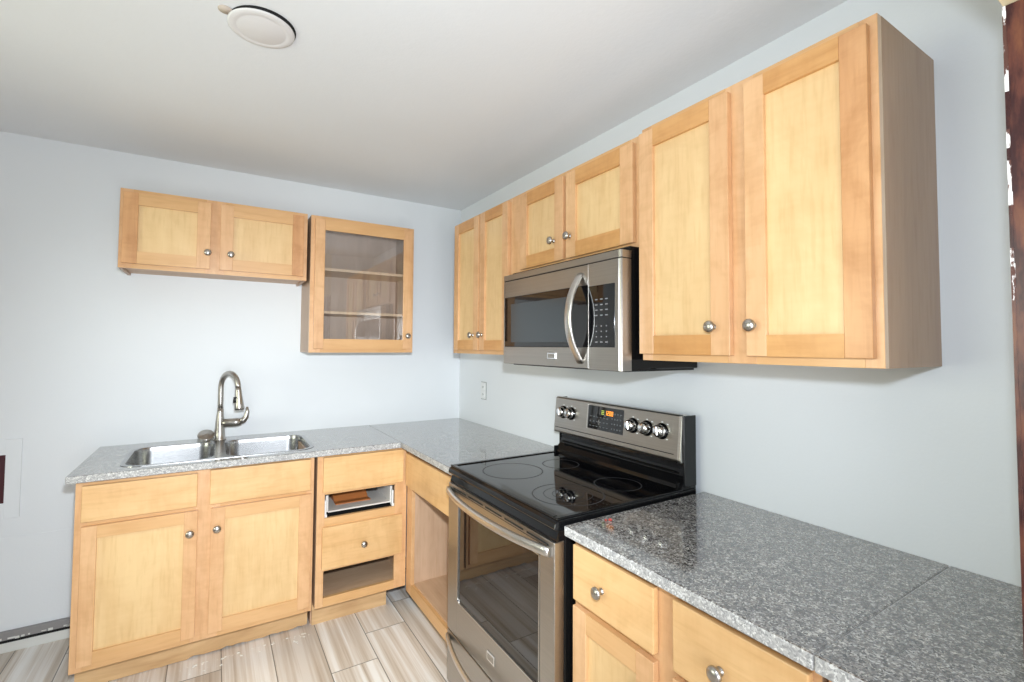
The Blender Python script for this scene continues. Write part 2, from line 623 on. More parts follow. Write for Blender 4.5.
def shaker(u0, u1, z0, z1, yf, parent, st=.055, rl=None, th=.019, kn=None, name='door', mats=('stile', 'rail', 'panel', 'stile')):
    rl = rl or st
    d = MB()
    y1, y0 = yf - .0005, yf - th
    d.box(u0, u0 + st, y0, y1, z0, z1, 0, .0012).box(u1 - st, u1, y0, y1, z0, z1, 3, .0012)
    d.box(u0 + st, u1 - st, y0 + .0003, y1, z0, z0 + rl, 1).box(u0 + st, u1 - st, y0 + .0003, y1, z1 - rl, z1, 1)
    d.box(u0 + st - .002, u1 - st + .002, y0 + .0105, y1 - .003, z0 + rl - .002, z1 - rl + .002, 2)
    o = d.build(name, list(mats), parent)
    if kn:
        knob(kn[0], y0 + .0003, kn[1], o)
    return o


def slab_front(u0, u1, z0, z1, yf, parent, kn=None, name='drawer_front'):
    o = MB().box(u0, u1, yf - .019, yf - .0005, z0, z1, 0, .003, 2).build(name, 'slab', parent)
    if kn:
        knob(kn[0], yf - .0188, kn[1], o)
    return o


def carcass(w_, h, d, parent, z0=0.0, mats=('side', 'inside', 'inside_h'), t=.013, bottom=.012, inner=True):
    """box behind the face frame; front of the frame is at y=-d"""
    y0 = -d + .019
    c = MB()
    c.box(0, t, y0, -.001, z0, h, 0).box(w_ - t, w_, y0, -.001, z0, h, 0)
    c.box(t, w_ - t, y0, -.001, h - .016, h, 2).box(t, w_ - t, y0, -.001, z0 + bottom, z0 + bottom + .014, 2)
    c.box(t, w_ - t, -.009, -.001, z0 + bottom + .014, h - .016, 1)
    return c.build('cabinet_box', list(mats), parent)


def face_frame(w_, z0, h, d, parent, vert, horiz, mats=('stile', 'rail', 'frame_edge')):
    """vert: list of (u0,u1[,z0,z1]); horiz: list of (u0,u1,z0,z1)"""
    f = MB()
    y0, y1 = -d, -d + .019
    for v in vert:
        a0, a1 = (v[2], v[3]) if len(v) > 2 else (z0, h)
        f.box(v[0], v[1], y0, y1, a0, a1, 0, .001)
    for u0, u1, a0, a1 in horiz:
        f.box(u0, u1, y0 + .0003, y1, a0, a1, 1)
    o = f.build('face_frame', list(mats), parent)
    # sawn edge on the outside of the end stiles shows paler end figure
    for p in o.data.polygons:
        if abs(p.normal.x) > .9 and (abs(p.center.x) < .002 or abs(p.center.x - w_) < .002):
            p.material_index = 2
    return o


WG, BG, SG = 'maple wall cabinets', 'maple base cabinets', 'granite countertop slabs'
RZ = -PI / 2
ZB, ZT = 1.394, 2.166

# ---- right wall, big two-door cabinet by the doorway (local u = -2.030 - world y)
w_, h, d = .663, ZT - ZB, .324
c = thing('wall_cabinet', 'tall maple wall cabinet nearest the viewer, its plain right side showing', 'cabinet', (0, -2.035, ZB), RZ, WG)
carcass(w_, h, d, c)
face_frame(w_, 0, h, d, c, [(0, .04), (.305, .385), (w_ - .036, w_)], [(.04, .305, 0, .035), (.385, w_ - .036, 0, .035), (.04, .305, h - .035, h), (.385, w_ - .036, h - .035, h)])
shaker(.002, .322, .021, h - .021, -d, c, .058, kn=(.273, .101), mats=('stile', 'rail_warm', 'panel', 'stile'))
shaker(.368, .649, .021, h - .021, -d, c, .054, kn=(.388, .101), mats=('stile', 'rail_warm', 'panel', 'stile_warm'))

# ---- right wall, cabinet over the microwave
Z0 = 1.779
w_, h, d = .836, ZT - .002 - Z0, .305
c = thing('wall_cabinet', 'short two-door maple wall cabinet directly above the microwave', 'cabinet', (0, -1.191, Z0), RZ, WG)
carcass(w_, h, d, c)
face_frame(w_, 0, h, d, c, [(0, .12), (.405, .455), (w_ - .06, w_)], [(.12, .405, 0, .04), (.455, w_ - .06, 0, .04), (.12, .405, h - .03, h), (.455, w_ - .06, h - .03, h)])
shaker(.098, .418, .016, h - .021, -d, c, .056, kn=(.357, .103), mats=('stile', 'rail_warm', 'panel', 'stile'))
shaker(.438, .800, .016, h - .021, -d, c, .060, kn=(.464, .103), mats=('stile', 'rail_warm', 'panel', 'stile'))

# ---- right wall, cabinet near the corner
w_, h, d = .650, ZT - .002 - ZB, .305
c = thing('wall_cabinet', 'tall narrow-looking two-door maple wall cabinet between room corner and microwave', 'cabinet', (0, -.539, ZB), RZ, WG)
carcass(w_, h, d, c)
face_frame(w_, 0, h, d, c, [(0, .05), (.325, .38), (w_ - .05, w_)], [(.05, .325, 0, .035), (.38, w_ - .05, 0, .035), (.05, .325, h - .03, h), (.38, w_ - .05, h - .03, h)])
shaker(.040, .340, .021, h - .015, -d, c, .055, kn=(.283, .103), mats=('stile', 'rail_warm', 'panel', 'stile'))
shaker(.358, .642, .021, h - .015, -d, c, .052, kn=(.385, .103), mats=('stile', 'rail_warm', 'panel', 'stile'))

# ---- back wall, short cabinet on the left
Z0 = 1.795
w_, h, d = .826, 2.173 - Z0, .305
c = thing('wall_cabinet', 'short two-door maple wall cabinet high on the back wall, left of the glass-door cabinet', 'cabinet', (-1.930, 0, Z0), 0, WG)
carcass(w_, h, d, c)
face_frame(w_, 0, h, d, c, [(0, .05), (.345, .43), (w_ - .05, w_)], [(.05, .345, 0, .04), (.43, w_ - .05, 0, .04), (.05, .345, h - .03, h), (.43, w_ - .05, h - .03, h)])
shaker(.014, .366, .022, h - .018, -d, c, .058, kn=(.356, .103), mats=('stile_warm', 'rail', 'panel', 'stile'))
shaker(.408, .806, .022, h - .018, -d, c, .058, kn=(.457, .103), mats=('stile', 'rail', 'panel', 'stile_warm'))

# ---- back wall, glass-door cabinet
w_, h, d = .608, 2.172 - ZB, .305
c = thing('glass_door_cabinet', 'maple wall cabinet with a single glass door and two shelves inside', 'cabinet', (-1.085, 0, ZB), 0, WG)
carcass(w_, h, d, c, mats=('side', 'glazed_inside', 'glazed_inside'))
for uu in (.013, w_ - .016):
    MB().box(uu, uu + .003, -.280, -.010, .03, h - .02).build('side_lining', 'glazed_inside', c)
face_frame(w_, 0, h, d, c, [(0, .06), (w_ - .045, w_)], [(.06, w_ - .045, 0, .05), (.06, w_ - .045, h - .06, h)])
for z in (1.874, 1.624):
    MB().box(.016, w_ - .016, -.272, -.010, z - ZB - .006, z - ZB + .010, 0, .001).build('shelf', 'frame_edge', c)
dd = MB()
u0, u1, z0, z1, y0, y1 = .021, .594, .022, h - .018, -d - .019, -d - .0005
dd.box(u0, u0 + .053, y0, y1, z0, z1, 0, .0015).box(u1 - .056, u1, y0, y1, z0, z1, 0, .0015)
dd.box(u0 + .053, u1 - .056, y0 + .0003, y1, z0, z0 + .056, 1).box(u0 + .053, u1 - .056, y0 + .0003, y1, z1 - .062, z1, 1)
do = dd.build('door', ['stile', 'rail'], c)
MB().box(u0 + .050, u1 - .053, y0 + .008, y0 + .011, z0 + .053, z1 - .059).build('glass_pane', 'pane', do)
knob(.565, y0 + .0003, 1.496 - ZB, do)

# ------------------------------------------------------------------ base cabinets
# ---- sink base
KZ, CT, TOP = .130, .884, .914
X0 = -1.992
w_, d = .898, .61
c = thing('sink_base_cabinet', 'wide two-door maple base cabinet under the double sink', 'cabinet', (X0, 0, 0), 0, BG)
cb = MB()
cb.box(0, .016, -d + .019, -.001, KZ, CT, 0).box(w_ - .016, w_, -d + .019, -.001, KZ, CT, 0).box(0, .016, -.4845, -.001, 0, KZ, 0).box(w_ - .016, w_, -.4845, -.001, 0, KZ, 0).box(.016, w_ - .016, -d + .019, -.001, KZ, KZ + .016, 1).box(.016, w_ - .016, -.012, -.001, KZ, CT, 1)
cbo = cb.build('cabinet_box', ['side', 'inside'], c)
face_frame(w_, KZ, CT, d, c, [(0, .04), (.397, .500), (w_ - .035, w_)],
           [(.04, .397, KZ, KZ + .04), (.5, w_ - .035, KZ, KZ + .04), (.04, .405, .69, .74), (.5, w_ - .035, .69, .74), (.04, .405, CT - .03, CT), (.5, w_ - .035, CT - .03, CT)])
slab_front(.022, .411, .722, .866, -d, c)
slab_front(.458, .880, .722, .874, -d, c)
shaker(.024, .415, .157, .704, -d, c, .050, kn=(.388, .613))
shaker(.465, .884, .157, .704, -d, c, .054, kn=(.489, .615))
# toe board with a torn lower edge
tp = [(0.0, KZ), (0.0, .004)]
x = .0
while x < w_ - .02:
    x += random.uniform(.012, .03)
    zz = .001 + (.004 + .009 * random.random() if x > .40 else random.random() * .003)
    tp.append((min(x, w_ - .001), zz))
tp += [(w_, .012), (w_, KZ)]
MB().ngon_prism(tp[::-1], 'y', -.500, -.485).build('toe_kick', 'toe', c)

# ---- drawer base
X1 = -1.079
w_ = .466
c = thing('drawer_base_cabinet', 'narrow maple base cabinet with two missing drawer fronts, right of the sink cabinet', 'cabinet', (X1, 0, 0), 0, BG)
cb = MB()
cb.box(0, .014, -d + .019, -.001, KZ, CT, 0).box(0, .014, -.489, -.001, 0, KZ, 0).box(w_ - .014, w_, -d + .019, -.001, KZ, CT, 0)
cb.box(.014, w_ - .014, -d + .019, -.001, KZ + .030, KZ + .044, 1).box(.014, w_ - .014, -.012, -.001, KZ + .044, CT, 0)
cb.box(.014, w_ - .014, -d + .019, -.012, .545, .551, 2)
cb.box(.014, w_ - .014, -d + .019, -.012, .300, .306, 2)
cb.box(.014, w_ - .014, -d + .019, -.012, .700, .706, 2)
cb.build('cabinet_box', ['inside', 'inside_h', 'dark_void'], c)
face_frame(w_, KZ, CT, d, c, [(0, .038), (w_ - .065, w_)],
           [(.038, w_ - .065, KZ, .174), (.038, w_ - .065, .306, .345), (.038, w_ - .065, .510, .566), (.038, w_ - .065, .684, .73), (.038, w_ - .065, CT - .03, CT)])
slab_front(.026, .441, .697, .872, -d, c)
slab_front(.026, .438, .318, .525, -d, c, kn=(.230, .413))
db = MB()   # frontless drawer box behind the upper slot
db.box(.050, .062, -.575, -.10, .585, .668, 0).box(.384, .396, -.575, -.10, .580, .668, 0).box(.062, .384, -.575, -.10, .581, .588, 0).box(.062, .384, -.11, -.10, .588, .668, 0)
dbo = db.build('drawer_box', 'white_melamine', c)
for u in (.041, .389):
    MB().box(u, u + .009, -.596, -.565, .566, .650, 0, .002).box(u - .001, u + .012, -.6, -.58, .566, .580, 0, .002).build('slide_bracket', 'plastic_white', dbo)
MB().box(.115, .300, -.50, -.455, .5885, .594, 0, .001).ngon_prism([(-.455, .5885), (-.455, .592), (-.33, .668), (-.322, .668), (-.33, .5885)], 'x', .118, .297).build('loose_board', 'amber_board', dbo)
MB().box(.006, w_ - .072, -.505, -.490, 0, KZ - .002).build('toe_kick', 'toe', c)

# ---- corner base on the right wall (local u = -.610 - world y)
w_, d = .655, .61
c = thing('corner_base_cabinet', 'open doorless maple base cabinet in the corner beside the range', 'cabinet', (0, -.612, 0), RZ, BG)
cb = MB()
cb.box(.060, .074, -d + .019, -.001, KZ, CT, 0).box(w_ - .014, w_, -d + .019, -.001, KZ, CT, 0)
cb.box(.074, w_ - .014, -d + .019, -.001, KZ + .022, KZ + .038, 1).box(.074, w_ - .014, -.012, -.001, KZ + .038, CT, 0)
cb.build('cabinet_box', ['inside', 'inside_h'], c)
face_frame(w_, KZ - .026, CT, d, c, [(0.0, .073), (w_ - .035, w_)], [(.073, w_ - .035, KZ - .026, .160), (.073, w_ - .035, .670, .72), (.073, w_ - .035, CT - .03, CT)])
slab_front(.020, w_ - .008, .678, .852, -d, c)
MB().box(.0, w_, -.535, -.52, 0, KZ - .002).build('toe_kick', 'toe', c)

# ---- right base next to the range (local u = -2.034 - world y)
w_ = .664
c = thing('drawer_base_cabinet', 'maple base cabinet right of the range with two knobbed drawers over doors', 'cabinet', (0, -2.034, 0), RZ, BG)
cb = MB()
cb.box(0, .014, -d + .019, -.001, 0, CT, 0).box(w_ - .014, w_, -d + .019, -.001, 0, CT, 0).box(.014, w_ - .014, -d + .019, -.001, KZ, KZ + .016, 1).box(.014, w_ - .014, -.012, -.001, KZ, CT, 1)
cb.build('cabinet_box', ['side', 'inside'], c)
face_frame(w_, KZ, CT, d, c, [(0, .035), (.275, .385), (w_ - .035, w_)],
           [(.035, .275, KZ, KZ + .04), (.385, w_ - .035, KZ, KZ + .04), (.035, .275, .665, .72), (.385, w_ - .035, .665, .72), (.035, .275, CT - .022, CT), (.385, w_ - .035, CT - .022, CT)])
slab_front(.010, .306, .707, .863, -d, c, kn=(.130, .780))
slab_front(.360, .651, .704, .863, -d, c, kn=(.480, .772))
shaker(.010, .306, .145, .690, -d, c, .056, kn=(.275, .60))
shaker(.360, .651, .145, .688, -d, c, .056, kn=(.395, .60))
MB().box(.0, w_, -.54, -.525, 0, KZ).build('toe_kick', 'toe', c)
# ---- base unit beyond it
w_ = .196
c = thing('filler_base_cabinet', 'maple base unit edge at the bottom of the frame under the last granite slab', 'cabinet', (0, -2.708, 0), RZ, BG)
cb = MB()
cb.box(0, .014, -d + .019, -.001, 0, CT, 0).box(w_ - .014, w_, -.44, -.001, 0, CT, 0).box(.014, w_ - .014, -d + .019, -.001, KZ, KZ + .016, 1)
cb.build('cabinet_box', ['side', 'inside'], c)
face_frame(w_, KZ, CT, d, c, [(0, .035), (w_ - .035, w_)], [(.035, w_ - .035, KZ, KZ + .04), (.035, w_ - .035, CT - .022, CT)])
shaker(.012, w_ - .006, .150, .860, -d, c, .04)

# ------------------------------------------------------------------ countertops
YD = -.648


def sawn_edges(o):
    for p in o.data.polygons:
        if abs(p.normal.z) < .8:
            p.material_index = 1


def slab(x0, x1, y0, y1, name, label):
    o = MB().box(x0, x1, y0, y1, CT + .0005, TOP, 0, .0035, 2).build(name, ['granite', 'granite_edge'])
    sawn_edges(o)
    return tag(o, label, 'countertop', SG)


HX0, HX1, HY0, HY1 = -1.862, -1.088, -.578, -.135
t = bmesh.new()
outer = [(-2.018, YD), (-.662, YD), (-.662, -.001), (-2.018, -.001)]
inner = rrect(HX0, HX1, HY0, HY1, .075, 8)
es = []
for loop in (outer, inner):
    vs_ = [t.verts.new((x, y, TOP)) for x, y in loop]
    es += [t.edges.new((vs_[i], vs_[(i + 1) % len(vs_)])) for i in range(len(vs_))]
bmesh.ops.triangle_fill(t, edges=es, use_beauty=True)
top_faces = t.faces[:]
r = bmesh.ops.extrude_face_region(t, geom=top_faces)
bmesh.ops.translate(t, vec=(0, 0, -(TOP - CT - .0005)), verts=[g for g in r['geom'] if isinstance(g, bmesh.types.BMVert)])
bmesh.ops.recalc_face_normals(t, faces=t.faces)
eb = [e for e in t.edges if len(e.link_faces) == 2 and all(abs(v.co.y - YD) < 1e-5 or abs(v.co.x + 2.018) < 1e-5 for v in e.verts) and e.calc_face_angle(0) > 1]
bmesh.ops.bevel(t, geom=eb, offset=.0035, segments=2, affect='EDGES', profile=0.5)
me = bpy.data.meshes.new('granite_countertop')
t.to_mesh(me)
t.free()
me.materials.append(M['granite'])
me.materials.append(M['granite_edge'])
o = bpy.data.objects.new('granite_countertop', me)
COL.objects.link(o)
sawn_edges(o)
tag(o, 'speckled granite slab holding the double sink along the back wall', 'countertop', SG)
slab(-.660, -.0015, -1.272, -.001, 'granite_countertop', 'speckled granite slab filling the room corner left of the range')
slab(YD, -.0015, -2.702, -2.027, 'granite_countertop', 'speckled granite slab right of the range with a red bead on it')
slab(YD, -.0015, -2.912, -2.7028, 'granite_countertop', 'last speckled granite slab at the right edge of the view, past the joint')

# ------------------------------------------------------------------ sink
sk = thing('double_sink', 'stainless steel double-bowl sink set in the granite slab', 'sink', ((HX0 + HX1) / 2, (HY0 + HY1) / 2, TOP), 0)
ox, oy = -(HX0 + HX1) / 2, -(HY0 + HY1) / 2
bowls = [(-1.852, -1.520, -.570, -.143), (-1.474, -1.098, -.570, -.143)]
t = bmesh.new()
ring_o = rrect(HX0 - .007, HX1 + .007, HY0 - .007, HY1 + .007, .080, 8)
es = []
tops = []
vo_ = [t.verts.new((x + ox, y + oy, .0022)) for x, y in ring_o]
es += [t.edges.new((vo_[i], vo_[(i + 1) % len(vo_)])) for i in range(len(vo_))]
for b_ in bowls:
    vs_ = [t.verts.new((x + ox, y + oy, .0022)) for x, y in rrect(*b_, .070, 8)]
    tops.append(vs_)
    es += [t.edges.new((vs_[i], vs_[(i + 1) % len(vs_)])) for i in range(len(vs_))]
bmesh.ops.triangle_fill(t, edges=es, use_beauty=True)
vl = [t.verts.new((v.co.x + .0, v.co.y, .0002)) for v in vo_]
for i in range(len(vo_)):
    j = (i + 1) % len(vo_)
    t.faces.new((vo_[i], vo_[j], vl[j], vl[i]))
bmesh.ops.recalc_face_normals(t, faces=t.faces)
me = bpy.data.meshes.new('rim')
t.to_mesh(me)
t.free()
me.materials.append(M['sink_steel'])
ro = bpy.data.objects.new('rim', me)
COL.objects.link(ro)
ro.parent = sk
for b_ in bowls:
    t = bmesh.new()
    rings = []
    for ins_, z, rr in ((0, .002, .070), (.002, -.003, .068), (.004, -.02, .066), (.010, -.14, .062), (.016, -.165, .056), (.030, -.180, .045), (.060, -.186, .03)):
        rings.append([t.verts.new((x + ox, y + oy, z)) for x, y in rrect(b_[0] + ins_, b_[1] - ins_, b_[2] + ins_, b_[3] - ins_, rr, 8)])
    for A, B in zip(rings, rings[1:]):
        for i in range(len(A)):
            j = (i + 1) % len(A)
            f = t.faces.new((A[i], A[j], B[j], B[i]))
            f.smooth = True
    t.faces.new(rings[-1])
    bmesh.ops.recalc_face_normals(t, faces=t.faces)
    bmesh.ops.reverse_faces(t, faces=t.faces)
    me = bpy.data.meshes.new('bowl')
    t.to_mesh(me)
    t.free()
    me.materials.append(M['sink_steel'])
    bo = bpy.data.objects.new('bowl', me)
    COL.objects.link(bo)
    bo.parent = sk
    cx_, cy_ = (b_[0] + b_[1]) / 2 + ox, (b_[2] + b_[3]) / 2 + oy
    MB().lathe([(.045, .0), (.045, .003), (.038, .004), (.030, .001), (0, .001)], (cx_, cy_, -.186), (0, 0, 1), 24).build('drain', 'chrome', bo)

# ------------------------------------------------------------------ faucet
FX, FY = -1.497, -.085
fa = thing('kitchen_faucet', 'tall gooseneck brushed nickel faucet with pull-down sprayer behind the sink', 'faucet', (FX, FY, TOP), 0)
MB().lathe([(.032, 0), (.032, .004), (.027, .012), (.025, .05), (.021, .11), (.0165, .15), (.0155, .17), (0, .17)], (0, 0, 0), (0, 0, 1), 28).build('faucet_body', 'nickel', fa)
dirv = Vector((.50, -.866, 0))
R_ = .078
pts = [Vector((0, 0, .15)), Vector((0, 0, .20)), Vector((0, 0, .25)), Vector((0, 0, .285))]
for i in range(1, 15):
    th = PI * i / 15 * 1.06
    pts.append(Vector((0, 0, .285)) + dirv * (R_ * (1 - math.cos(th))) + Vector((0, 0, R_ * 1.05 * math.sin(th))))
tail = pts[-1]
tdir = (pts[-1] - pts[-2]).normalized()
MB().sweep(pts, .0140, seg=18).build('gooseneck', 'nickel', fa)
hd = [tail + tdir * s for s in (-.004, .01, .04, .075, .105, .115)]
sp = MB().sweep(hd, [.0140, .0155, .0175, .0215, .0245, .022], seg=20).build('spray_head', 'nickel', fa)
sidev = Vector((-.866, -.5, 0)) * .0
MB().sweep([tail + tdir * .045 + Vector((-.0165, -.008, 0)), tail + tdir * .075 + Vector((-.0205, -.010, 0))], .007, .010, seg=12).build('spray_button', 'black_matte', sp)
hb = MB().sweep([(.0, -.0, .090), (.030, -.010, .091), (.075, -.022, .092), (.100, -.028, .096)], [.020, .023, .023, .020], seg=18)
hb.build('valve_housing', 'nickel', fa)
lv = [(.090, -.026, .094), (.112, -.031, .104), (.124, -.035, .122), (.129, -.037, .150), (.127, -.037, .176)]
MB().sweep(lv, [.019, .017, .014, .011, .006], seg=14).build('lever_handle', 'nickel', fa)
so = thing('side_dispenser', 'flat round nickel deck fitting on the granite left of the faucet', 'soap dispenser', (-1.560, -.095, TOP))
MB().lathe([(.020, 0), (.020, .004), (.010, .007), (.009, .022), (0, .022)], (0, 0, 0), (0, 0, 1), 20).build('stem', 'nickel', so)
MB().lathe([(0, -.009), (.020, -.008), (.036, .0), (.040, .004), (.036, .007), (.022, .004), (.014, .008), (0, .010)], (0, -.006, .031), (.05, -.75, 1), 28).build('cap', 'nickel', so)

# ------------------------------------------------------------------ range (local u = -1.264 - world y, front at -y)
rg = thing('electric_range', 'stainless and black glass-top electric range between the granite counters', 'range', (0, -1.279, 0), RZ)
W = .736
MB().box(.004, W - .004, -.632, -.025, .012, .890, 0, .003).box(.03, W - .03, -.60, -.04, 0, .012, 0).build('range_body', 'black_enamel', rg)
ct = MB()
ct.ngon_prism([(-.674, .903), (-.670, .917), (-.660, .926), (-.115, .926), (-.028, .926), (-.028, .892), (-.650, .892), (-.668, .896)], 'x', 0.0, W, 0, .0025)
cto = ct.build('cooktop_frame', 'black_enamel', rg)
for q in ((.0, .020, -.664, -.10), (W - .020, W, -.664, -.10), (.020, W - .020, -.664, -.645)):
    MB().box(*q, .9255, .9325, 0, .003, 2).build('cooktop_lip', 'black_enamel', cto)
gl = MB().box(.0205, W - .0205, -.6445, -.108, .9255, .9285, 0, .0004)
glo = gl.build('cooktop_glass', 'black_glass', cto)


def ringm(u, y, ro_, ri_):
    t_ = MB()
    n = 56
    tb = bmesh.new()
    A = [tb.verts.new((u + ro_ * math.cos(2 * PI * i / n), y + ro_ * math.sin(2 * PI * i / n), .9288)) for i in range(n)]
    B = [tb.verts.new((u + ri_ * math.cos(2 * PI * i / n), y + ri_ * math.sin(2 * PI * i / n), .9288)) for i in range(n)]
    for i in range(n):
        j = (i + 1) % n
        tb.faces.new((A[i], A[j], B[j], B[i]))
    bmesh.ops.recalc_face_normals(tb, faces=tb.faces)
    t_._merge(tb)
    return t_


for u, y, r0 in ((.205, -.480, .124), (.560, -.480, .125), (.215, -.240, .080), (.560, -.245, .088)):
    q = ringm(u, y, r0, r0 - .0045)
    if r0 > .1245:
        for extra in (.085, .055):
            q2 = ringm(u, y, extra, extra - .002)
            mt_ = bpy.data.meshes.new('t')
            q2.bm.to_mesh(mt_)
            q.bm.from_mesh(mt_)
            bpy.data.meshes.remove(mt_)
    q.build('burner_ring', 'ring', glo)
# black fascia under the cooktop lip, sloping down to the door
MB().ngon_prism([(-.655, .893), (-.664, .870), (-.664, .863), (-.632, .863), (-.632, .893)], 'x', .004, W - .004).build('fascia', 'black_enamel', rg)
# oven door
od = MB()
DT, DB, F = .862, .262, -.672
gy0, gy1, gz0, gz1 = .092, .660, .405, .803
od.box(.003, gy0, F, -.634, DB, DT, 0, .003, 2).box(gy1, W - .003, F, -.634, DB, DT, 0, .003, 2)
od.box(gy0, gy1, F + .0004, -.634, gz1, DT, 0).box(gy0, gy1, F + .0004, -.634, DB, gz0, 0)
odo = od.build('oven_door', 'steel', rg)
MB().box(gy0 + .001, gy1 - .001, F + .004, -.636, gz0 + .001, gz1 - .001, 0).build('door_glass', 'black_glass', odo)
wb = MB()
for b in ((gy0, gy0 + .005, gz0, gz1), (gy1 - .003, gy1, gz0, gz1), (gy0, gy1, gz0, gz0 + .003), (gy0, gy1, gz1 - .003, gz1)):
    wb.box(b[0], b[1], F - .0015, F + .006, b[2], b[3])
wb.build('window_bead', 'steel_light', odo)
vt = MB()
for i in range(5):
    u0 = .05 + i * .135
    vt.box(u0, u0 + .115, F - .0006, F + .002, .8455, .8505)
vt.box(.03, W - .03, F - .0004, F + .002, .8385, .8400)
vt.build('vent_slots', 'dark_void', odo)


def bow(n, u0, u1, ye, ym, z, flat=.5):
    out = []
    for i in range(n + 1):
        s = i / n
        k = 1 - abs(2 * s - 1) ** 2.2
        out.append((u0 + (u1 - u0) * s, ye + (ym - ye) * k, z))
    return out


MB().sweep(bow(26, .012, W - .016, F - .006, F - .050, .832), .0145, .0095, side=(0, 0, 1), seg=16, power=.8).build('door_handle', 'steel_light', odo)
bd = MB().box(.345, .398, F - .004, F + .001, .320, .352, 0, .0015)
bdo = bd.build('badge', 'chrome', odo)
MB().box(.351, .392, F - .0046, F - .0035, .326, .346).build('badge_inset', 'steel', bdo)
# storage drawer with its own bowed pull
dr = MB()
dr.box(.003, W - .003, F, -.634, .050, .256, 0, .003, 2)
dro = dr.build('storage_drawer', 'steel', rg)
dz = []
for i in range(27):
    s = i / 26
    k = 1 - abs(2 * s - 1) ** 2.2
    dz.append((.012 + (W - .034) * s, F - .003 - .052 * k, .232))
MB().sweep(dz, .0125, .008, side=(0, 0, 1), seg=14, power=.8).build('drawer_handle', 'steel_light', dro)
# backguard
bgd = MB()
bgd.ngon_prism([(-.022, .915), (-.104, .9285), (-.096, .942), (-.088, .950), (-.070, .968), (-.064, .990), (-.062, 1.02), (-.062, 1.185), (-.022, 1.185)], 'x', .006, W + .006, 0, .001)
bgd.box(.004, .016, -.108, -.03, .926, .955, 0, .003).box(W - .016, W - .002, -.108, -.03, .926, .955, 0, .003)
bgd.box(W + .003, W + .009, -.090, -.022, .935, 1.189, 0, .002).box(.0, .006, -.070, -.022, .935, 1.189, 0, .002)
bgd.box(.03, W - .04, -.083, -.060, .975, .981, 0, .002)
bgo = bgd.build('backguard', 'black_enamel', rg)
bgo.location = (-.012, 0, 0)
pn = MB()
pn.ngon_prism([(-.062, 1.022), (-.096, 1.022), (-.100, 1.030), (-.086, 1.186), (-.080, 1.191), (-.062, 1.191)], 'x', -.004, W + .001, 0, .0015)
pno = pn.build('control_panel', 'steel', bgo)
ex = MB().ngon_prism([(-.062, 1.020), (-.100, 1.020), (-.104, 1.030), (-.090, 1.188), (-.083, 1.193), (-.062, 1.193)], 'x', W - .013, W + .003, 0, .003)
ex.build('end_trim', 'steel_light', pno)
MB().ngon_prism([(-.0985, 1.046), (-.1003, 1.046), (-.0995, 1.049), (-.0975, 1.049)], 'x', .006, W - .03).build('panel_crease', 'black_matte', pno)


def py(z):   # front face of the tilted control panel
    return -.100 + (z - 1.030) / (1.186 - 1.030) * .014


tilt = math.atan2(.014, .156)


def on_panel(mb, u0, u1, z0, z1, th, mat=0, base=0.0):
    mb.ngon_prism([(py(z0) - base, z0), (py(z0) - base - th, z0), (py(z1) - base - th, z1), (py(z1) - base, z1)], 'x', u0, u1, mat)


dp = MB()
on_panel(dp, .238, .452, 1.075, 1.176, .0015)
dpo = dp.build('display', 'black_glass', pno)
tr = MB()
on_panel(tr, .231, .2375, 1.073, 1.178, .003)
tr.build('display_trim', 'steel_light', dpo)
kp = MB()
for i in range(4):
    for j in range(4):
        on_panel(kp, .385 + j * .016, .391 + j * .016, 1.087 + i * .021, 1.0935 + i * .021, .0005, 0, .0014)
for i in range(3):
    for j in range(6):
        on_panel(kp, .250 + j * .021, .260 + j * .021, 1.087 + i * .020, 1.0905 + i * .020, .0005, 0, .0014)
kp.build('button_marks', 'print_dim', dpo)
SEG = {'1': 'bc', '2': 'abged', '0': 'abcdef', '3': 'abgcd'}


def seven(mb, ch, u, z, w0, h0, t0):
    S = {'a': (u, u + w0, z + h0 - t0, z + h0), 'g': (u, u + w0, z + h0 / 2 - t0 / 2, z + h0 / 2 + t0 / 2), 'd': (u, u + w0, z, z + t0),
         'f': (u, u + t0, z + h0 / 2, z + h0), 'b': (u + w0 - t0, u + w0, z + h0 / 2, z + h0), 'e': (u, u + t0, z, z + h0 / 2), 'c': (u + w0 - t0, u + w0, z, z + h0 / 2)}
    for s in SEG[ch]:
        on_panel(mb, *S[s], .0006, 0, .0015)


led = MB()
for n_, ch in enumerate('1200'):
    seven(led, ch, .345 + n_ * .0125, 1.143, .009, .019, .0022)
led.build('clock_digits', 'amber_led', dpo)
gd = MB()
for i in range(3):
    on_panel(gd, .322, .338, 1.144 + i * .007, 1.147 + i * .007, .0006, 0, .0015)
gd.build('indicator_bars', 'green_led', dpo)
axis = Vector((0, -math.cos(tilt), math.sin(tilt) * 1))
axis = Vector((0, -1, math.tan(tilt))).normalized()
for i, u in enumerate((.060, .118, .503, .575, .648)):
    z = 1.122
    y = py(z)
    kb = MB()
    kb.lathe([(.030, 0), (.030, .003), (.026, .004), (.026, .006), (0, .006)], (u, y, z), axis, 28, 1)
    kb.lathe([(.0235, .004), (.0245, .008), (.0225, .026), (.0195, .029), (0, .0295)], (u, y, z), axis, 28, 0)
    kbo = kb.build('control_knob', ['chrome', 'black_enamel'], pno)
    tmp = MB()
    tmp.box(-.0035, .0035, -.0335, -.020, -.0165, .0165, 0, .002)
    g = tmp.build('grip', 'steel_light', kbo)
    g.location = (u, y, z)
    g.rotation_euler = (-tilt, 0.5 if i % 2 else -0.2, 0)
    for du, dz_ in ((.025, .028), (.025, -.027), (0, .034)):
        mk = MB()
        on_panel(mk, u + du - .004, u + du + .004, z + dz_ - .002, z + dz_ + .002, .0004)
        mk.build('knob_mark', 'plastic_white', kbo)

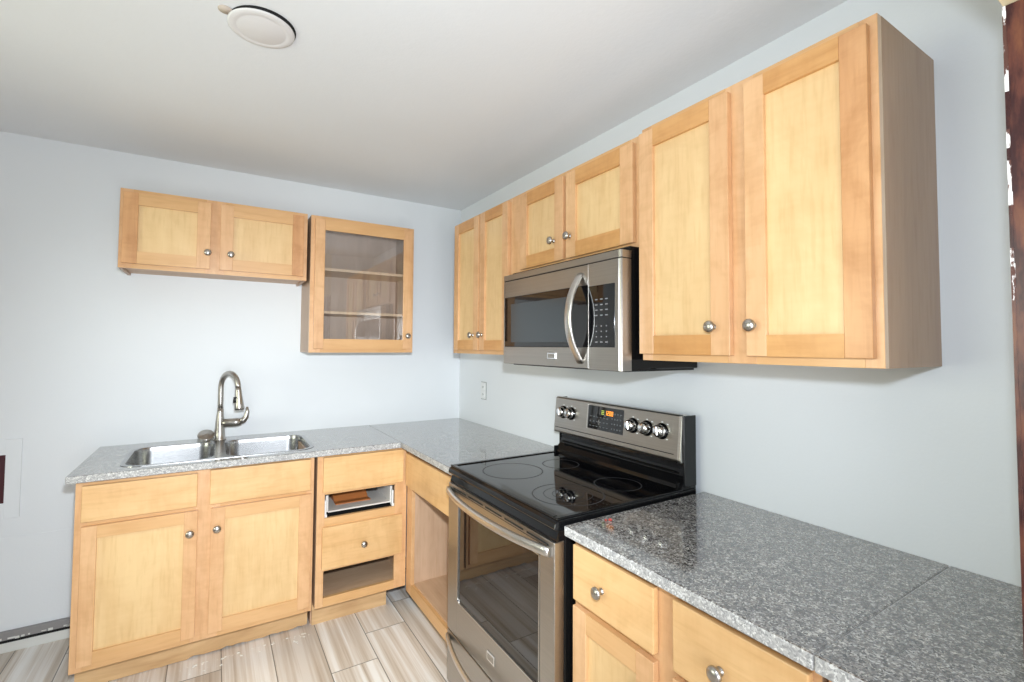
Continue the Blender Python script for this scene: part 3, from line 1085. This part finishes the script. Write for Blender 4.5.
# ------------------------------------------------------------------ microwave (local u = -1.268 - world y)
mw = thing('microwave', 'stainless over-the-range microwave with arched handle and black keypad', 'microwave', (0, -1.268, 1.357), RZ)
W = .744
HH = .402
MB().box(.004, W - .004, -.352, -.004, .004, HH + .018, 0, .003).box(.03, W - .02, -.36, -.004, -.004, .006, 0, .001).build('microwave_case', 'black_enamel', mw)
F = -.400


def front_block(u0, u1, z0, z1, mb, mat=0):
    mb.box(u0, u1, F, -.352, z0, z1, mat, .0015)


vg = MB()
vg.ngon_prism([(.0, -.352), (.0, -.392), (.006, -.399), (.014, F), (W - .010, F), (W - .003, -.398), (W, -.393), (W, -.352)], 'z', .378, HH, 0)
vgo = vg.build('vent_grille', 'steel', mw)
MB().box(.002, W - .002, -.394, -.353, .3735, .3785, 0).build('vent_gap', 'dark_void', mw)
bz = MB()
# control side with rounded outer corner
bz.ngon_prism([(.586, -.352), (.586, F), (W - .010, F), (W - .003, -.398), (W, -.393), (W, -.352)], 'z', 0.0, .374, 0)
bzo = bz.build('control_bezel', 'steel', mw)
MB().box(W - .0125, W - .0085, F - .0008, F + .006, .001, .373, 0, .0008).build('corner_trim', 'steel_light', bzo)
kpn = MB().box(.588, .716, F - .0015, F + .004, .078, .294, 0, .001)
kpo = kpn.build('keypad', 'black_glass', bzo)
km = MB()
for i in range(9):
    for j in range(3):
        if i == 4:
            continue
        u, z = .628 + j * .025, .094 + i * .0185
        ww = .012 if (i > 4 or i == 0) else .005
        km.box(u - ww / 2, u + ww / 2, F - .0021, F - .0014, z, z + .004)
km.build('key_marks', 'print', kpo)
dm = MB()
wz0, wz1, wu0, wu1 = .078, .300, .018, .520
dm.ngon_prism([(.0, -.352), (.0, -.392), (.006, -.399), (.014, F), (wu0, F), (wu0, -.352)], 'z', .002, .374, 0)
front_block(wu0, .5835, .002, wz0, dm)
front_block(wu0, .5835, wz1, .374, dm)
dmo = dm.build('microwave_door', 'steel', mw)
MB().box(wu0, .5835, F - .0008, -.354, wz0, wz1, 0, .0008).build('door_window', 'black_glass', dmo)
M['screen'] = plain('window_mesh', (0.045, 0.052, 0.058), 0.12)
MB().box(.070, .480, F - .0012, F + .001, .098, .268, 0, .0003).build('window_screen', 'screen', dmo)
MB().box(.5832, .5862, F - .0005, -.36, .002, .374).build('door_seam', 'steel_light', dmo)
hp = []
for i in range(25):
    s = i / 24
    k = 1 - abs(2 * s - 1) ** 2.1
    hp.append((.540, F + .002 - .058 * k, .022 + .322 * s))
MB().sweep(hp, .018, .0075, side=(1, 0, 0), seg=14, power=.8).build('door_handle', 'steel_light', dmo)
b2 = MB().box(.345, .400, F - .004, F + .001, .030, .056, 0, .0015).build('badge', 'chrome', dmo)
MB().box(.351, .394, F - .0046, F - .0035, .035, .051).build('badge_inset', 'steel', b2)

# ------------------------------------------------------------------ small things
ou = thing('wall_outlet', 'small white wall outlet plate above the corner counter', 'outlet', (0, -.372, 1.142), RZ)
MB().box(-.036, .036, -.004, 0, -.058, .058, 0, .0015).build('cover_plate', 'plastic_grey', ou)
MB().box(-.032, .032, -.0065, -.0035, -.054, .054, 0, .0015).build('plate_face', 'plastic_white', ou)
for z in (-.026, .022):
    rc = MB().box(-.016, .016, -.0085, -.006, z - .014, z + .016, 0, .002)
    rc.box(-.008, -.005, -.0088, -.008, z - .004, z + .008, 1).box(.005, .008, -.0088, -.008, z - .004, z + .008, 1)
    rc.build('receptacle', ['plastic_white', 'dark_void'], ou)

cl = thing('ceiling_light', 'flat round white ceiling light hanging slightly off its dark hole', 'ceiling light', (-1.43, -1.480, H))
MB().lathe([(.094, -.003), (.094, 0), (0, 0)], (.004, -.010, -.0003), (0, 0, 1), 40).build('ceiling_hole', 'dark_void', cl)
MB().lathe([(0, -.010), (.068, -.010), (.071, -.0088), (.074, -.010), (.090, -.0085), (.0955, -.006), (.0955, -.004), (0, -.004)], (0, .001, 0), (0, 0, 1), 48).build('light_disc', 'lamp_white', cl)
tag(MB().lathe([(.020, -.003), (.020, -.001), (0, -.001)], (-1.530, -1.515, H), (0, 0, 1), 20).build('filler_patch', 'patch'), 'small peach filler spot on the ceiling beside the round light', 'patch')

ap = thing('wall_access_panel', 'white square frame with a dark maroon centre on the wall left of the sink', 'panel', (-2.46, 0, .80))
fr = MB()
for q in ((-.165, -.105, -.184, .184), (.105, .160, -.184, .184), (-.105, .105, .112, .184), (-.105, .105, -.184, -.112)):
    fr.box(q[0], q[1], -.007, 0, q[2], q[3], 0, .001)
fr.build('panel_frame', 'wall', ap)
MB().box(-.105, .105, -.003, 0, -.112, .112).build('panel_centre', 'maroon', ap)

rb = MB()
rb.lathe([(0, 0), (.005, .0008), (.0062, .0035), (.0052, .006), (.003, .0075), (0, .008)], (-.506, -2.070, TOP), (.1, .1, 1), 14)
rb.lathe([(0, .0), (.0032, .0008), (.004, .003), (0, .006)], (-.516, -2.062, TOP), (0, 0, 1), 10)
tag(rb.build('red_bead', 'red'), 'tiny red bead lying on the granite slab beside the range', 'bead')

cr = MB()
for i in range(60):
    x, y = -1.72 + random.random() * .62, -.560 - random.random() ** 2 * .07
    s = random.uniform(.001, .0045)
    cr.box(x, x + s * random.uniform(1, 3), y, y + s, 0, s * .6, 0)
tag(cr.build('mortar_crumbs', 'crumb'), 'pale mortar crumbs scattered on the floor along the sink cabinet toe board', 'debris', kind='stuff')
